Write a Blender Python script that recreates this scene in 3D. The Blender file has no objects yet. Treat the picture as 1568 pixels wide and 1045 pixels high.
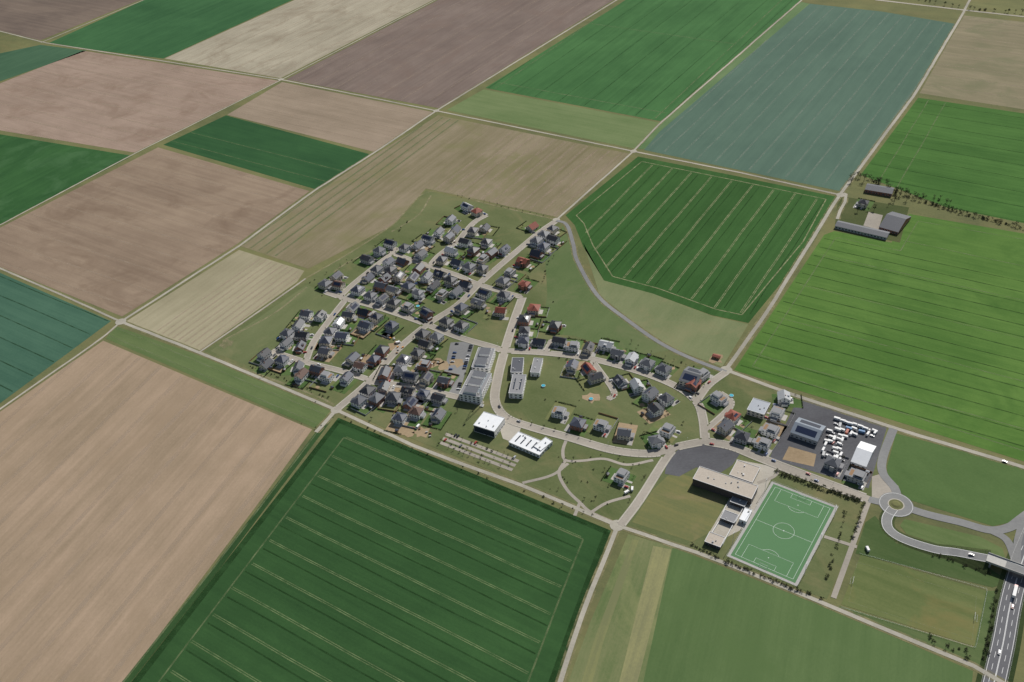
import bpy, math, random
from mathutils import Vector, Matrix
random.seed(7)
R=random.random
def U(a,b): return random.uniform(a,b)
sc=bpy.context.scene
# ------------------------------------------------------------------ survey / camera
H=650.0; F=1436.0; TH=math.radians(37.2); RO=math.radians(4.15)
ct,st,cr,sr=math.cos(TH),math.sin(TH),math.cos(RO),math.sin(RO)
def G(x,y,z=0.0):
    """survey sheet coordinate -> metres on the plane of height z"""
    dx,dy=x-784.0,y-522.5
    a=dx*cr-dy*sr; b=dx*sr+dy*cr
    den=F*st+b*ct; h=H-z
    return Vector((h*a/den, h*(F*ct-b*st)/den))
def GP(l,z=0.0): return [G(p[0],p[1],z) for p in l]
Rv=Vector((1,0,0)); Dv=Vector((0,-st,-ct)); Fv=Vector((0,ct,-st))
ix=Rv*cr+Dv*sr; iy=-Rv*sr+Dv*cr
cam=bpy.data.cameras.new("camera"); co=bpy.data.objects.new("camera",cam); sc.collection.objects.link(co)
M=Matrix((( ix.x,-iy.x,-Fv.x,0),(ix.y,-iy.y,-Fv.y,0),(ix.z,-iy.z,-Fv.z,H),(0,0,0,1)))
co.matrix_world=M
cam.sensor_width=36; cam.lens=36*F/1568; cam.clip_start=1; cam.clip_end=40000
sc.camera=co
# ------------------------------------------------------------------ light
SAZ=math.radians(38); SEL=math.radians(41)
ts=Vector((math.sin(SAZ)*math.cos(SEL),math.cos(SAZ)*math.cos(SEL),math.sin(SEL)))
sl=bpy.data.lights.new("sun",'SUN'); sl.energy=4.9; sl.angle=math.radians(0.5); sl.color=(1,0.965,0.91)
so=bpy.data.objects.new("sun",sl); sc.collection.objects.link(so); so.rotation_euler=ts.to_track_quat('Z','Y').to_euler(); so.location=(0,0,900)
w=bpy.data.worlds.new("World"); sc.world=w; w.use_nodes=True
nt=w.node_tree; nt.nodes.clear()
sky=nt.nodes.new('ShaderNodeTexSky'); sky.sky_type='NISHITA'; sky.sun_disc=False; sky.sun_elevation=SEL; sky.sun_rotation=SAZ; sky.air_density=1.2; sky.dust_density=1.5
bg=nt.nodes.new('ShaderNodeBackground'); bg.inputs[1].default_value=0.065
ou=nt.nodes.new('ShaderNodeOutputWorld'); nt.links.new(sky.outputs[0],bg.inputs[0]); nt.links.new(bg.outputs[0],ou.inputs[0])
try:
    sc.view_settings.view_transform='Standard'; sc.view_settings.look='None'; sc.view_settings.exposure=0
except Exception as e: print(e)
# ------------------------------------------------------------------ materials
def lin(c,k=1.0):
    o=[]
    for v in c:
        v/=255.0
        o.append(min(0.9,k*(v/12.92 if v<=0.04045 else ((v+0.055)/1.055)**2.4)))
    Y=.25*o[0]+.65*o[1]+.1*o[2]
    if c[1]>c[0]*1.02: o=[v*.80+Y*.20 for v in o]; o[0]*=1.05
    return (o[0]*.89,o[1]*.89,o[2]*.89,1)
KF=1.0
def base(name,rough=0.9,spec=0.2):
    m=bpy.data.materials.new(name); m.use_nodes=True; n=m.node_tree.nodes; l=m.node_tree.links
    b=n['Principled BSDF']; b.inputs['Roughness'].default_value=rough; b.inputs['Specular IOR Level'].default_value=spec
    return m,n,l,b
def plain(name,c,rough=0.8,spec=0.3,var=0.15,scale=0.5,metal=0):
    m,n,l,b=base(name,rough,spec); b.inputs['Metallic'].default_value=metal
    g=n.new('ShaderNodeNewGeometry'); t=n.new('ShaderNodeTexNoise'); t.inputs['Scale'].default_value=scale; t.inputs['Detail'].default_value=4
    l.new(g.outputs['Position'],t.inputs['Vector'])
    x=n.new('ShaderNodeMix'); x.data_type='RGBA'
    x.inputs[6].default_value=tuple(max(0,v*(1-var)) for v in c[:3])+(1,); x.inputs[7].default_value=tuple(min(1,v*(1+var)) for v in c[:3])+(1,)
    l.new(t.outputs[0],x.inputs[0]); l.new(x.outputs[2],b.inputs['Base Color'])
    return m
def math_(n,l,op,a,bv):
    q=n.new('ShaderNodeMath'); q.operation=op
    for i,v in enumerate((a,bv)):
        if v is None: continue
        if isinstance(v,(int,float)): q.inputs[i].default_value=v
        else: l.new(v,q.inputs[i])
    return q.outputs[0]
def field(name,c1,c2,ang=0.0,period=0,pstr=0.0,streak=1.0,k=1.0,contrast=1.9,c3=None,fine=0.6):
    """two-tone soil / crop with drilling streaks along ang, plus patchy soil moisture"""
    m,n,l,b=base(name,0.95,0.05)
    g=n.new('ShaderNodeNewGeometry'); vr=n.new('ShaderNodeVectorRotate'); vr.rotation_type='Z_AXIS'; vr.inputs['Angle'].default_value=-ang
    l.new(g.outputs['Position'],vr.inputs['Vector'])
    def noise(sx,sy,detail,src=vr.outputs[0],rough=0.55,dist=0.0):
        mp=n.new('ShaderNodeMapping'); mp.inputs['Scale'].default_value=(sx,sy,1); l.new(src,mp.inputs[0])
        t=n.new('ShaderNodeTexNoise'); t.inputs['Scale'].default_value=1; t.inputs['Detail'].default_value=detail; t.inputs['Roughness'].default_value=rough; t.inputs['Distortion'].default_value=dist
        l.new(mp.outputs[0],t.inputs['Vector']); return t.outputs[0]
    big=noise(0.006,0.009,6,dist=0.6); stv=noise(0.003,0.11,4,rough=0.75); fn=noise(0.35,0.5,5,rough=0.75); mid=noise(0.03,0.05,4)
    s=math_(n,l,'MULTIPLY',big,1.0)
    s=math_(n,l,'ADD',s,math_(n,l,'MULTIPLY',stv,0.9*streak))
    s=math_(n,l,'ADD',s,math_(n,l,'MULTIPLY',fn,fine))
    s=math_(n,l,'ADD',s,math_(n,l,'MULTIPLY',mid,0.4))
    tot=1.0+0.9*streak+fine+0.4
    if period:
        sp=n.new('ShaderNodeSeparateXYZ'); l.new(vr.outputs[0],sp.inputs[0])
        si=math_(n,l,'SINE',math_(n,l,'MULTIPLY',sp.outputs[1],2*math.pi/period),None)
        s=math_(n,l,'ADD',s,math_(n,l,'MULTIPLY',si,pstr))
    s=math_(n,l,'ADD',math_(n,l,'MULTIPLY',math_(n,l,'SUBTRACT',s,tot*0.5),contrast),0.5)
    cl=n.new('ShaderNodeClamp'); l.new(s,cl.inputs[0])
    x=n.new('ShaderNodeMix'); x.data_type='RGBA'; x.inputs[6].default_value=lin(c1,k*KF); x.inputs[7].default_value=lin(c2,k*KF)
    l.new(cl.outputs[0],x.inputs[0]); out=x.outputs[2]
    if c3:
        rp=n.new('ShaderNodeMapRange'); rp.inputs[1].default_value=0.5; rp.inputs[2].default_value=0.75; l.new(noise(0.012,0.015,6,rough=0.65,dist=1.0),rp.inputs[0])
        y=n.new('ShaderNodeMix'); y.data_type='RGBA'; y.inputs[7].default_value=lin(c3,k*KF); l.new(out,y.inputs[6]); l.new(rp.outputs[0],y.inputs[0]); out=y.outputs[2]
    l.new(out,b.inputs['Base Color'])
    return m
def worn(name,c,thr=0.42,soft=0.2,scale=0.12,k=1.0,amax=1.0):
    """soil showing through in broken patches"""
    m,n,l,b=base(name,0.95,0.05); b.inputs['Base Color'].default_value=lin(c,k*KF)
    g=n.new('ShaderNodeNewGeometry'); t=n.new('ShaderNodeTexNoise'); t.inputs['Scale'].default_value=scale; t.inputs['Detail'].default_value=5; t.inputs['Roughness'].default_value=0.7
    l.new(g.outputs['Position'],t.inputs['Vector'])
    r=n.new('ShaderNodeMapRange'); r.inputs[1].default_value=thr-soft/2; r.inputs[2].default_value=thr+soft/2; r.inputs[4].default_value=amax; l.new(t.outputs[0],r.inputs[0])
    l.new(r.outputs[0],b.inputs['Alpha']); return m
# ------------------------------------------------------------------ mesh builder
class MB:
    def __init__(s): s.v=[]; s.f=[]; s.m=[]; s.mats=[]
    def mi(s,m):
        if m not in s.mats: s.mats.append(m)
        return s.mats.index(m)
    def face(s,pts,m):
        i=len(s.v); s.v+= [tuple(p) for p in pts]; s.f.append(tuple(range(i,i+len(pts)))); s.m.append(s.mi(m))
    def poly(s,p2,z,m):
        a=sum(p2[i].x*p2[(i+1)%len(p2)].y-p2[(i+1)%len(p2)].x*p2[i].y for i in range(len(p2)))
        if a<0: p2=p2[::-1]
        s.face([(p.x,p.y,z) for p in p2],m)
    def box(s,cx,cy,z0,z1,sx,sy,m,ang=0,mt=None,taper=1.0):
        c,si=math.cos(ang),math.sin(ang); q=[]
        for z,t in((z0,1),(z1,taper)):
            for a,b in((-1,-1),(1,-1),(1,1),(-1,1)):
                x,y=a*sx/2*t,b*sy/2*t; q.append((cx+x*c-y*si,cy+x*si+y*c,z))
        for k in range(4): s.face([q[k],q[(k+1)%4],q[4+(k+1)%4],q[4+k]],m)
        s.face(q[4:],mt or m); s.face([q[3],q[2],q[1],q[0]],m)
    def slab(s,p,t,m):
        p=[Vector(x) for x in p]; nn=(p[1]-p[0]).cross(p[2]-p[0]).normalized()
        if nn.z<0: p=p[::-1]; nn=-nn
        b=[x-nn*t for x in p]; s.face(p,m); s.face(b[::-1],m)
        for k in range(len(p)): s.face([b[k],b[(k+1)%len(p)],p[(k+1)%len(p)],p[k]],m)
    def cyl(s,p0,p1,r0,r1,m,n=6):
        p0,p1=Vector(p0),Vector(p1); d=(p1-p0).normalized(); a=d.orthogonal().normalized(); b=d.cross(a)
        A=[p0+(a*math.cos(2*math.pi*k/n)+b*math.sin(2*math.pi*k/n))*r0 for k in range(n)]
        B=[p1+(a*math.cos(2*math.pi*k/n)+b*math.sin(2*math.pi*k/n))*r1 for k in range(n)]
        for k in range(n): s.face([A[k],A[(k+1)%n],B[(k+1)%n],B[k]],m)
        s.face(B,m); s.face(A[::-1],m)
    def mesh(s,name):
        me=bpy.data.meshes.new(name); me.from_pydata(s.v,[],s.f)
        for m in s.mats: me.materials.append(m)
        me.polygons.foreach_set('material_index',s.m); me.update(); return me
    def obj(s,name,loc=(0,0,0),rot=0):
        return put(name,s.mesh(name),loc,rot)
def put(name,me,loc=(0,0,0),rot=0,scl=1.0):
    o=bpy.data.objects.new(name,me); o.location=loc; o.rotation_euler=(0,0,rot)
    o.scale=scl if hasattr(scl,'__len__') else (scl,)*3
    sc.collection.objects.link(o); return o
def smooth(p,n=6):
    if len(p)<3: return p
    q=[p[0]*2-p[1]]+list(p)+[p[-1]*2-p[-2]]; o=[]
    for i in range(1,len(q)-2):
        for k in range(n):
            t=k/n; a,b,c,d=q[i-1],q[i],q[i+1],q[i+2]
            o.append(0.5*((2*b)+(c-a)*t+(2*a-5*b+4*c-d)*t*t+(3*b-3*c+d-a)*t**3))
    o.append(p[-1]); return o
def strip(mb,p,wd,z,m,off=0.0):
    n=len(p); L=[];Rr=[]
    for i in range(n):
        d=((p[min(i+1,n-1)]-p[i]).normalized() if i<n-1 else Vector((0,0)))+((p[i]-p[i-1]).normalized() if i>0 else Vector((0,0)))
        d.normalize(); nn=Vector((-d.y,d.x))
        zz=z[i] if isinstance(z,list) else z
        a=p[i]+nn*(off+wd/2); b=p[i]+nn*(off-wd/2); L.append((a.x,a.y,zz)); Rr.append((b.x,b.y,zz))
    for i in range(n-1): mb.face([Rr[i],Rr[i+1],L[i+1],L[i]],m)
def resample(p,step):
    out=[p[0]]; acc=0
    for i in range(len(p)-1):
        a,b=p[i],p[i+1]; L=(b-a).length
        if L<1e-6: continue
        t=step-acc
        while t<=L: out.append(a.lerp(b,t/L)); t+=step
        acc=(acc+L)%step
    return out
def disc(mb,c,r,z,m,n=28,r0=0):
    P=[(c.x+math.cos(2*math.pi*k/n)*r,c.y+math.sin(2*math.pi*k/n)*r,z) for k in range(n)]
    if r0<=0: mb.face(P,m)
    else:
        Q=[(c.x+math.cos(2*math.pi*k/n)*r0,c.y+math.sin(2*math.pi*k/n)*r0,z) for k in range(n)]
        for k in range(n): mb.face([Q[k],P[k],P[(k+1)%n],Q[(k+1)%n]],m)
def ang(a,b):
    d=G(*b)-G(*a); return math.atan2(d.y,d.x)
A_L1=ang((185,493),(668,170)); A_L2=ang((1110,565),(1285,300)); A_L3=ang((185,493),(945,805)); A_L4=ang((430,122),(1285,298)); A_W=ang((200,1045),(515,628)); A_S=ang((860,1045),(945,810))
# ------------------------------------------------------------------ ground
grassA=field("grass_verge",(90,98,58),(122,122,82),A_L3,streak=0.3,contrast=2.2,c3=(120,114,78))
def ground_mat():
    m=grassA.copy(); m.name="ground"; n=m.node_tree.nodes; l=m.node_tree.links; b=n['Principled BSDF']
    src=b.inputs['Base Color'].links[0].from_socket
    g=n.new('ShaderNodeNewGeometry'); vr=n.new('ShaderNodeVectorRotate'); vr.rotation_type='Z_AXIS'; vr.inputs['Angle'].default_value=-A_L4; l.new(g.outputs['Position'],vr.inputs['Vector'])
    mp=n.new('ShaderNodeMapping'); mp.inputs['Scale'].default_value=(0.0022,0.0035,0); l.new(vr.outputs[0],mp.inputs[0])
    vo=n.new('ShaderNodeTexVoronoi'); vo.distance='CHEBYCHEV'; vo.inputs['Scale'].default_value=1; vo.inputs['Randomness'].default_value=0.5; l.new(mp.outputs[0],vo.inputs['Vector'])
    sp=n.new('ShaderNodeSeparateColor'); l.new(vo.outputs['Color'],sp.inputs[0])
    cr_=n.new('ShaderNodeValToRGB'); cr_.color_ramp.interpolation='CONSTANT'; e=cr_.color_ramp.elements
    e[0].position=0; e[0].color=lin((45,105,45)); e[1].position=0.3; e[1].color=lin((128,112,96))
    for p,c in((0.5,(150,140,118)),(0.65,(60,110,60)),(0.85,(110,98,86))):
        q=e.new(p); q.color=lin(c)
    l.new(sp.outputs[0],cr_.inputs[0])
    d=n.new('ShaderNodeVectorMath'); d.operation='DISTANCE'; d.inputs[1].default_value=(0,1100,0); l.new(g.outputs['Position'],d.inputs[0])
    r=n.new('ShaderNodeMapRange'); r.inputs[1].default_value=1950; r.inputs[2].default_value=2000; l.new(d.outputs['Value'],r.inputs[0])
    x=n.new('ShaderNodeMix'); x.data_type='RGBA'; l.new(r.outputs[0],x.inputs[0]); l.new(src,x.inputs[6]); l.new(cr_.outputs[0],x.inputs[7]); l.new(x.outputs[2],b.inputs['Base Color']); return m
mb=MB(); mb.face([(-15000,-6000,0),(15000,-6000,0),(15000,24000,0),(-15000,24000,0)],ground_mat()); mb.obj("ground")
def fld(name,poly,c1,c2,a,z=0.06,**kw):
    m=field(name+"_soil",c1,c2,a,**kw); b=MB(); b.poly(GP(poly),z,m); b.obj(name); return GP(poly)
tramL=worn("tramline_soil",(156,160,112),0.45,0.35,0.12,amax=.85)
tramG=worn("tramline_green",(112,138,82),0.44,0.40,0.10,amax=.85)
tramM=worn("tramline_mid",(112,132,82),0.46,0.38,0.08,amax=.7)
tramF=worn("tramline_faint",(124,142,92),0.48,0.35,0.05,amax=.65)
tramT=worn("tramline_pale",(134,152,134),0.46,0.35,0.05,amax=.6)
tramB=worn("tramline_brown",(180,162,142),0.48,0.35,0.05,amax=.45)
tramD=worn("tramline_dark",(28,64,22),0.44,0.34,0.06,amax=.5)
tb=MB()
def tram(P,a,p0,p1,n,wd,m,inset=12,z=0.10,extra=1,double=0):
    d=Vector((math.cos(a),math.sin(a))); nn=Vector((-d.y,d.x)); q0=nn.dot(G(*p0)); q1=nn.dot(G(*p1)); st_=(q1-q0)/n
    for k in range(-extra,n+extra+1):
        q=q0+st_*k; X=[]
        for i in range(len(P)):
            A,B=P[i],P[(i+1)%len(P)]; fa,fb=nn.dot(A)-q,nn.dot(B)-q
            if fa*fb<0: X.append(d.dot(A.lerp(B,fa/(fa-fb))))
        X.sort()
        for j in range(0,len(X)-1,2):
            if X[j+1]-X[j]<inset*2+20: continue
            s0,s1=X[j]+inset+U(-1,1),X[j+1]-inset+U(-1,1)
            offs=[0] if not double else [-double/2,double/2]
            N=max(2,int((s1-s0)/40)); jit=[U(-.4,.4) for i in range(N+1)]
            for o in offs:
                pts=[d*(s0+(s1-s0)*i/N)+nn*(q+o+jit[i]) for i in range(N+1)]
                strip(tb,pts,wd,z,m)
def headland(P,inset,wd,m,z=0.115):
    ar=sum(P[i].x*P[(i+1)%len(P)].y-P[(i+1)%len(P)].x*P[i].y for i in range(len(P)))
    sg=1 if ar>0 else -1; n=len(P); Q=[]
    for i in range(n):
        a=(P[i]-P[i-1]).normalized(); b=(P[(i+1)%n]-P[i]).normalized()
        na=Vector((-a.y,a.x))*sg; nb=Vector((-b.y,b.x))*sg; s=na+nb; s=s/max(0.5,s.length_squared/2)
        Q.append(P[i]+s*inset)
    for i in range(n): strip(tb,resample([Q[i],Q[(i+1)%n]],30)+[Q[(i+1)%n]],wd,z+0.005*(i%3),m)
P=fld("ploughed_field",[(-120,20),(-5,46),(62,62),(235,-8),(300,-40),(-150,-60)],(104,92,84),(126,112,100),A_L4)
fld("crop_field",[(-60,108),(0,82),(62,69),(133,78),(0,125),(-60,150)],(52,92,64),(68,108,76),A_L1)
fld("crop_field",[(75,66),(235,-6),(300,-36),(520,-38),(448,0),(250,90),(122,74)],(40,90,48),(54,108,58),A_L1)
P=fld("stubble_field",[(252,90),(452,0),(520,-36),(720,-30),(652,6),(430,120)],(146,138,120),(174,166,146),A_L1,c3=(138,126,108))
tram(P,A_L1,(300,97),(400,112),5,2.5,tramB,4)
P=fld("ploughed_field",[(438,122),(664,4),(730,-34),(1000,-34),(930,6),(672,166)],(110,97,90),(131,117,108),A_L1,c3=(120,104,95))
tram(P,A_L1,(480,130),(650,160),5,2.0,tramB,4)
fld("meadow_strip",[(684,169),(741,137),(1010,188),(972,228)],(92,118,62),(112,132,78),A_L4)
P=fld("wheat_field",[(743,135),(940,12),(1010,-34),(1290,-34),(1222,4),(1012,186)],(48,100,46),(62,118,56),A_L1)
tram(P,A_L1-.01,(745,137),(1008,190),7,1.3,tramD,4); tram(P,A_L1,(755,138),(998,186),1,2.0,tramF,6,extra=0); tram(P,A_L4,(930,40),(760,126),1,1.8,tramF,6,extra=0)
fld("meadow_strip",[(1014,188),(1226,3),(1240,6),(986,229),(976,228)],(76,114,62),(102,132,80),A_L2,z=0.05)
P=fld("rapeseed_field",[(1010,202),(1240,6),(1350,18),(1464,37),(1404,142),(1312,266),(1286,293),(986,230)],(70,102,86),(86,119,99),A_L2,contrast=1.2)
tram(P,A_L2-0.02,(1025,225),(1262,282),9,1.0,tramT,8,double=1.5)
P=fld("stubble_field",[(1476,24),(1568,34),(1680,52),(1680,190),(1568,168),(1408,143)],(122,116,92),(144,134,110),A_L4,c3=(112,116,80))
tram(P,A_L4,(1450,40),(1420,130),6,2.2,tramB,4)
P=fld("wheat_field",[(1406,150),(1568,174),(1680,196),(1680,368),(1568,342),(1450,318),(1318,268)],(50,98,26),(68,118,36),A_L4)
tram(P,A_L4,(1390,170),(1325,270),6,1.5,tramD,4); tram(P,A_L2,(1418,160),(1445,163),1,1.6,tramF,4,extra=0)
P9=fld("wheat_field",[(1278,354),(1365,372),(1392,328),(1568,358),(1680,380),(1680,740),(1568,707),(1124,567),(1170,498),(1262,360)],(66,110,26),(86,128,36),A_L4,c3=(62,106,24))
tram(P9,A_L4+0.02,(1262,380),(1135,560),12,1.6,tramD,3); headland(P9,15,1.4,tramF)
tram(P9,A_L4+0.02,(1255,390),(1185,485),2,1.4,tramF,10,z=.12)
P10=[(977,240),(1128,270),(1283,302),(1245,374),(1146,495),(1090,483),(1000,450),(925,430),(893,378),(880,345),(866,330)]
P=fld("wheat_field",P10,(40,84,28),(54,102,38),A_L2,c3=(46,92,32))
tram(P,A_L2+0.01,(1005,247),(1255,299),8,0.8,tramL,16,double=1.8,extra=0); headland(P,13,1.5,tramL); tram(P,A_L2+.01,(1016,249),(1266,301),8,1.2,tramD,18,z=.105,extra=0)
fld("meadow",[(893,372),(925,430),(1000,450),(1090,484),(1146,497),(1106,562),(1035,536),(965,490),(918,452)],(100,118,70),(124,134,88),A_L2,streak=.4,c3=(132,130,96))
P=fld("fallow_field",[(671,177),(966,236),(854,333),(745,309),(652,289),(600,346),(472,412),(368,377),(482,296),(576,236)],(118,111,84),(144,132,110),A_L1,c3=(122,119,84))
tram(P,A_L2,(690,290),(880,300),9,4.0,tramB,3); tram(P,A_L1+.03,(420,380),(380,370),3,3,tramM,3)
P=fld("stubble_field",[(366,383),(466,415),(455,432),(306,537),(194,492)],(142,135,110),(166,158,132),A_L1)
tram(P,A_L1,(450,420),(250,510),6,3,tramB,3)
P=fld("ploughed_field",[(432,126),(663,172),(573,233),(348,176)],(134,120,103),(156,140,122),A_L4)
tram(P,A_L4+.02,(425,135),(365,172),4,2.6,tramB,3)
P=fld("wheat_field",[(346,177),(568,237),(486,291),(250,222)],(34,80,42),(46,96,48),A_L4)
tram(P,A_L4,(300,205),(270,218),1,1.4,tramM,3,extra=0)
P=fld("ploughed_field",[(242,226),(474,293),(363,374),(187,485),(0,409),(-130,360),(0,349)],(128,111,95),(152,134,115),A_L4,c3=(120,102,86))
tram(P,A_L4+.04,(230,235),(60,390),8,2.6,tramB,5)
P=fld("ploughed_field",[(127,78),(426,124),(206,234),(0,200),(-120,182),(-120,170),(0,128)],(140,122,108),(162,142,127),A_L4,c3=(132,112,97))
tram(P,A_L4+.05,(130,95),(20,180),7,4.5,tramB,4)
fld("wheat_field",[(-120,186),(0,206),(203,239),(0,345),(-120,396)],(36,84,38),(50,102,46),A_L1,c3=(66,112,64))
P=fld("rapeseed_field",[(-120,374),(0,418),(170,492),(0,618),(-120,690)],(50,94,74),(66,110,86),A_L3)
tram(P,A_L3,(40,440),(20,600),5,1.6,tramD,3)
P=fld("ploughed_field",[(158,522),(478,658),(400,765),(196,1036),(110,1140),(-160,1140),(-160,735),(0,631)],(138,122,101),(168,147,125),A_W,c3=(150,131,109),contrast=1.8)
tram(P,A_W,(60,600),(400,740),9,5,tramB,3)
P=fld("grass_strip",[(176,499),(306,545),(508,629),(482,656),(162,519)],(78,104,50),(102,122,66),A_L3)
tram(P,A_L3,(185,505),(170,515),1,1.5,tramF,3,extra=0)
P21=[(518,640),(936,813),(896,920),(852,1045),(820,1140),(120,1140),(205,1040),(330,880)]
P=fld("wheat_field",P21,(36,74,34),(50,94,42),A_L3,c3=(40,80,36),contrast=1.6)
tram(P,A_L3,(518,665),(250,1020),10,0.8,tramG,24,double=1.7); headland(P,21,1.5,tramM); tram(P,A_L3,(510,678),(242,1033),10,1.4,tramD,24,z=.105); headland(P,3,6,tramD)
fld("meadow_field",[(962,818),(1030,838),(985,1045),(965,1140),(838,1140),(870,1045),(905,950)],(90,112,58),(122,128,80),A_S,c3=(134,136,94))
P=fld("pasture",[(1030,838),(1268,932),(1490,1028),(1480,1140),(965,1140),(985,1045)],(72,102,50),(90,118,62),A_S,c3=(80,110,54),contrast=1.5)
fld("stubble_strip",[(1000,836),(1028,842),(975,1050),(950,1140),(925,1140),(948,1045)],(122,126,82),(144,142,100),A_S,z=0.10,contrast=3)
fld("stubble_strip",[(968,826),(978,828),(925,980),(880,1140),(862,1140),(910,980)],(112,120,74),(128,130,88),A_S,z=0.10,contrast=3)
tb.obj("tractor_tramlines")
# village base
fld("village_grass",[(310,540),(470,428),(600,348),(652,292),(745,312),(855,338),(876,368),(915,455),(965,492),(1035,538),(1106,566),(1200,600),(1365,656),(1332,765),(1298,850),(1266,918),(947,800),(515,625)],(82,98,50),(108,118,70),A_L3,z=0.07,streak=0.15,contrast=2.2,c3=(126,120,86))
fld("meadow",[(322,538),(470,436),(535,470),(410,545),(380,560)],(90,106,58),(112,122,76),A_L1,z=0.10,streak=.3,c3=(126,124,90))
fld("meadow",[(862,345),(880,395),(912,455),(960,492),(1030,536),(975,545),(880,515),(830,510),(838,450),(835,400)],(78,104,52),(98,118,66),A_L2,z=0.10,streak=.3,c3=(108,118,74))
fld("meadow",[(1372,664),(1568,716),(1660,748),(1640,800),(1548,800),(1520,806),(1390,765),(1360,735),(1358,715)],(68,100,44),(86,118,56),A_L3,z=0.08,streak=.2)
fld("meadow",[(1385,795),(1500,822),(1535,840),(1540,858),(1440,835),(1388,818),(1378,805)],(84,110,52),(104,124,68),A_L3,z=0.08)
fld("meadow",[(1340,790),(1372,832),(1440,850),(1510,868),(1545,890),(1520,900),(1310,848),(1325,800)],(66,92,42),(86,106,56),A_L3,z=0.08)
fld("grass_pitch",[(1318,850),(1510,905),(1492,990),(1288,926)],(88,106,50),(110,122,64),A_L3,z=0.10,period=14,pstr=0.08,c3=(124,116,74))
fld("meadow",[(1500,905),(1525,905),(1512,1030),(1490,1020),(1280,935),(1286,928),(1490,992)],(72,98,48),(92,112,60),A_L3,z=0.08)
soilm=field("bare_soil",(142,124,99),(170,150,122),0,streak=.1,contrast=2.5)
fld("school_meadow",[(1030,722),(1105,745),(1112,765),(1088,815),(1060,830),(968,800),(1000,750)],(98,110,62),(126,122,80),A_L3,z=0.10,c3=(138,124,92))
# ------------------------------------------------------------------ road surfaces
gravel=field("gravel_track",(150,146,134),(182,176,162),0,streak=0.1,contrast=2.5)
verge=worn("track_verge",(146,140,104),0.50,0.3,0.08,amax=.8)
streetm=field("street_paving",(146,140,130),(174,166,154),0,streak=0.1,contrast=2.2)
asph=field("asphalt",(120,120,120),(144,144,142),0,streak=0.1,contrast=2.0)
asphD=field("dark_asphalt",(82,84,88),(106,107,110),0,streak=0.1,contrast=2.2)
asphH=field("highway_asphalt",(98,100,104),(118,119,121),0,streak=0.1,contrast=1.5)
paveL=field("pavement_slabs",(164,158,146),(188,182,170),0,streak=0.1,contrast=2)
paint=plain("white_road_paint",(0.7,0.7,0.68),0.7,0.3,0.1)
tracks=[([(-120,24),(0,48),(70,66),(430,122),(668,170),(970,232),(1130,264),(1287,299)],3.2),
 ([(62,66),(240,-8),(300,-38)],2.4),
 ([(-100,390),(0,345),(205,236),(430,123),(660,4),(730,-34)],2.4),
 ([(-100,372),(0,411),(90,450),(185,493)],2.8),
 ([(185,493),(365,378),(480,293),(575,233),(668,170),(932,8),(1000,-34)],3.6),
 ([(-100,690),(0,627),(158,517),(185,493)],2.6),
 ([(185,493),(305,540),(515,628),(640,686),(800,744),(945,805)],4.0),
 ([(945,805),(1100,858),(1268,927),(1500,1024),(1560,1060)],3.8),
 ([(945,808),(895,930),(858,1045),(830,1140)],4.0),
 ([(515,628),(484,662)],4.5),
 ([(852,337),(968,234),(1010,190),(1226,2),(1260,-34)],3.0),
 ([(1112,566),(1170,485),(1285,300),(1312,264),(1402,143),(1474,22),(1500,-30)],4.4),
 ([(1112,567),(1200,600),(1370,656),(1568,716),(1680,750)],4.6),
 ([(1340,0),(1478,16),(1568,26),(1680,40)],6.0),
 ([(305,540),(400,475),(468,427)],2.4),
 ([(1282,336),(1288,318),(1300,300),(1292,296)],4)]
tr=MB(); allroads=[]
for i,(p,wd) in enumerate(tracks):
    q=resample(GP(p),25)+[GP(p)[-1]]; q=[v+Vector((U(-.3,.3),U(-.3,.3))) for v in q]
    strip(tr,q,wd*2.0,0.125+0.003*i,verge); strip(tr,q,wd,0.18+0.003*i,gravel); allroads.append((q,wd))
for px,r in(((185,493),9),((515,628),8),((945,805),9),((1112,567),9),((668,170),7),((970,232),7),((1287,299),8),((430,122),7),((852,337),7)): disc(tr,G(*px),r*.75,0.232,gravel,12)
tr.obj("farm_track")
dp=MB()
for i,p in enumerate([[(468,427),(540,385),(600,345),(620,325),(650,296),(690,296),(745,312),(852,337)],[(310,545),(345,555),(400,575),(480,605),(512,620)],[(345,520),(420,480),(470,440)],[(600,355),(640,330),(660,300)],[(500,440),(520,410),(600,370)]]):
    strip(dp,smooth(GP(p)),2.6,0.13+0.005*i,worn("dirt_path_soil",(160,152,120),0.48,0.35,0.08,amax=.8))
strip(dp,resample(GP([(510,634),(330,872),(196,1042),(110,1145)]),30),7,0.12,field("track_grass",(36,70,32),(54,90,42),A_W))
strip(dp,resample(GP([(486,662),(330,866),(196,1036),(110,1140)]),30),1.6,0.14,tramF)
dp.obj("dirt_path")
cp=MB()
cpq=smooth(GP([(852,338),(868,345),(878,375),(884,400),(915,453),(960,490),(1010,525),(1060,550),(1112,570)])); allroads.append((cpq,5.5))
strip(cp,cpq,9,0.13,verge); strip(cp,cpq,5.0,0.25,asph); cp.obj("cycle_road")
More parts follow.
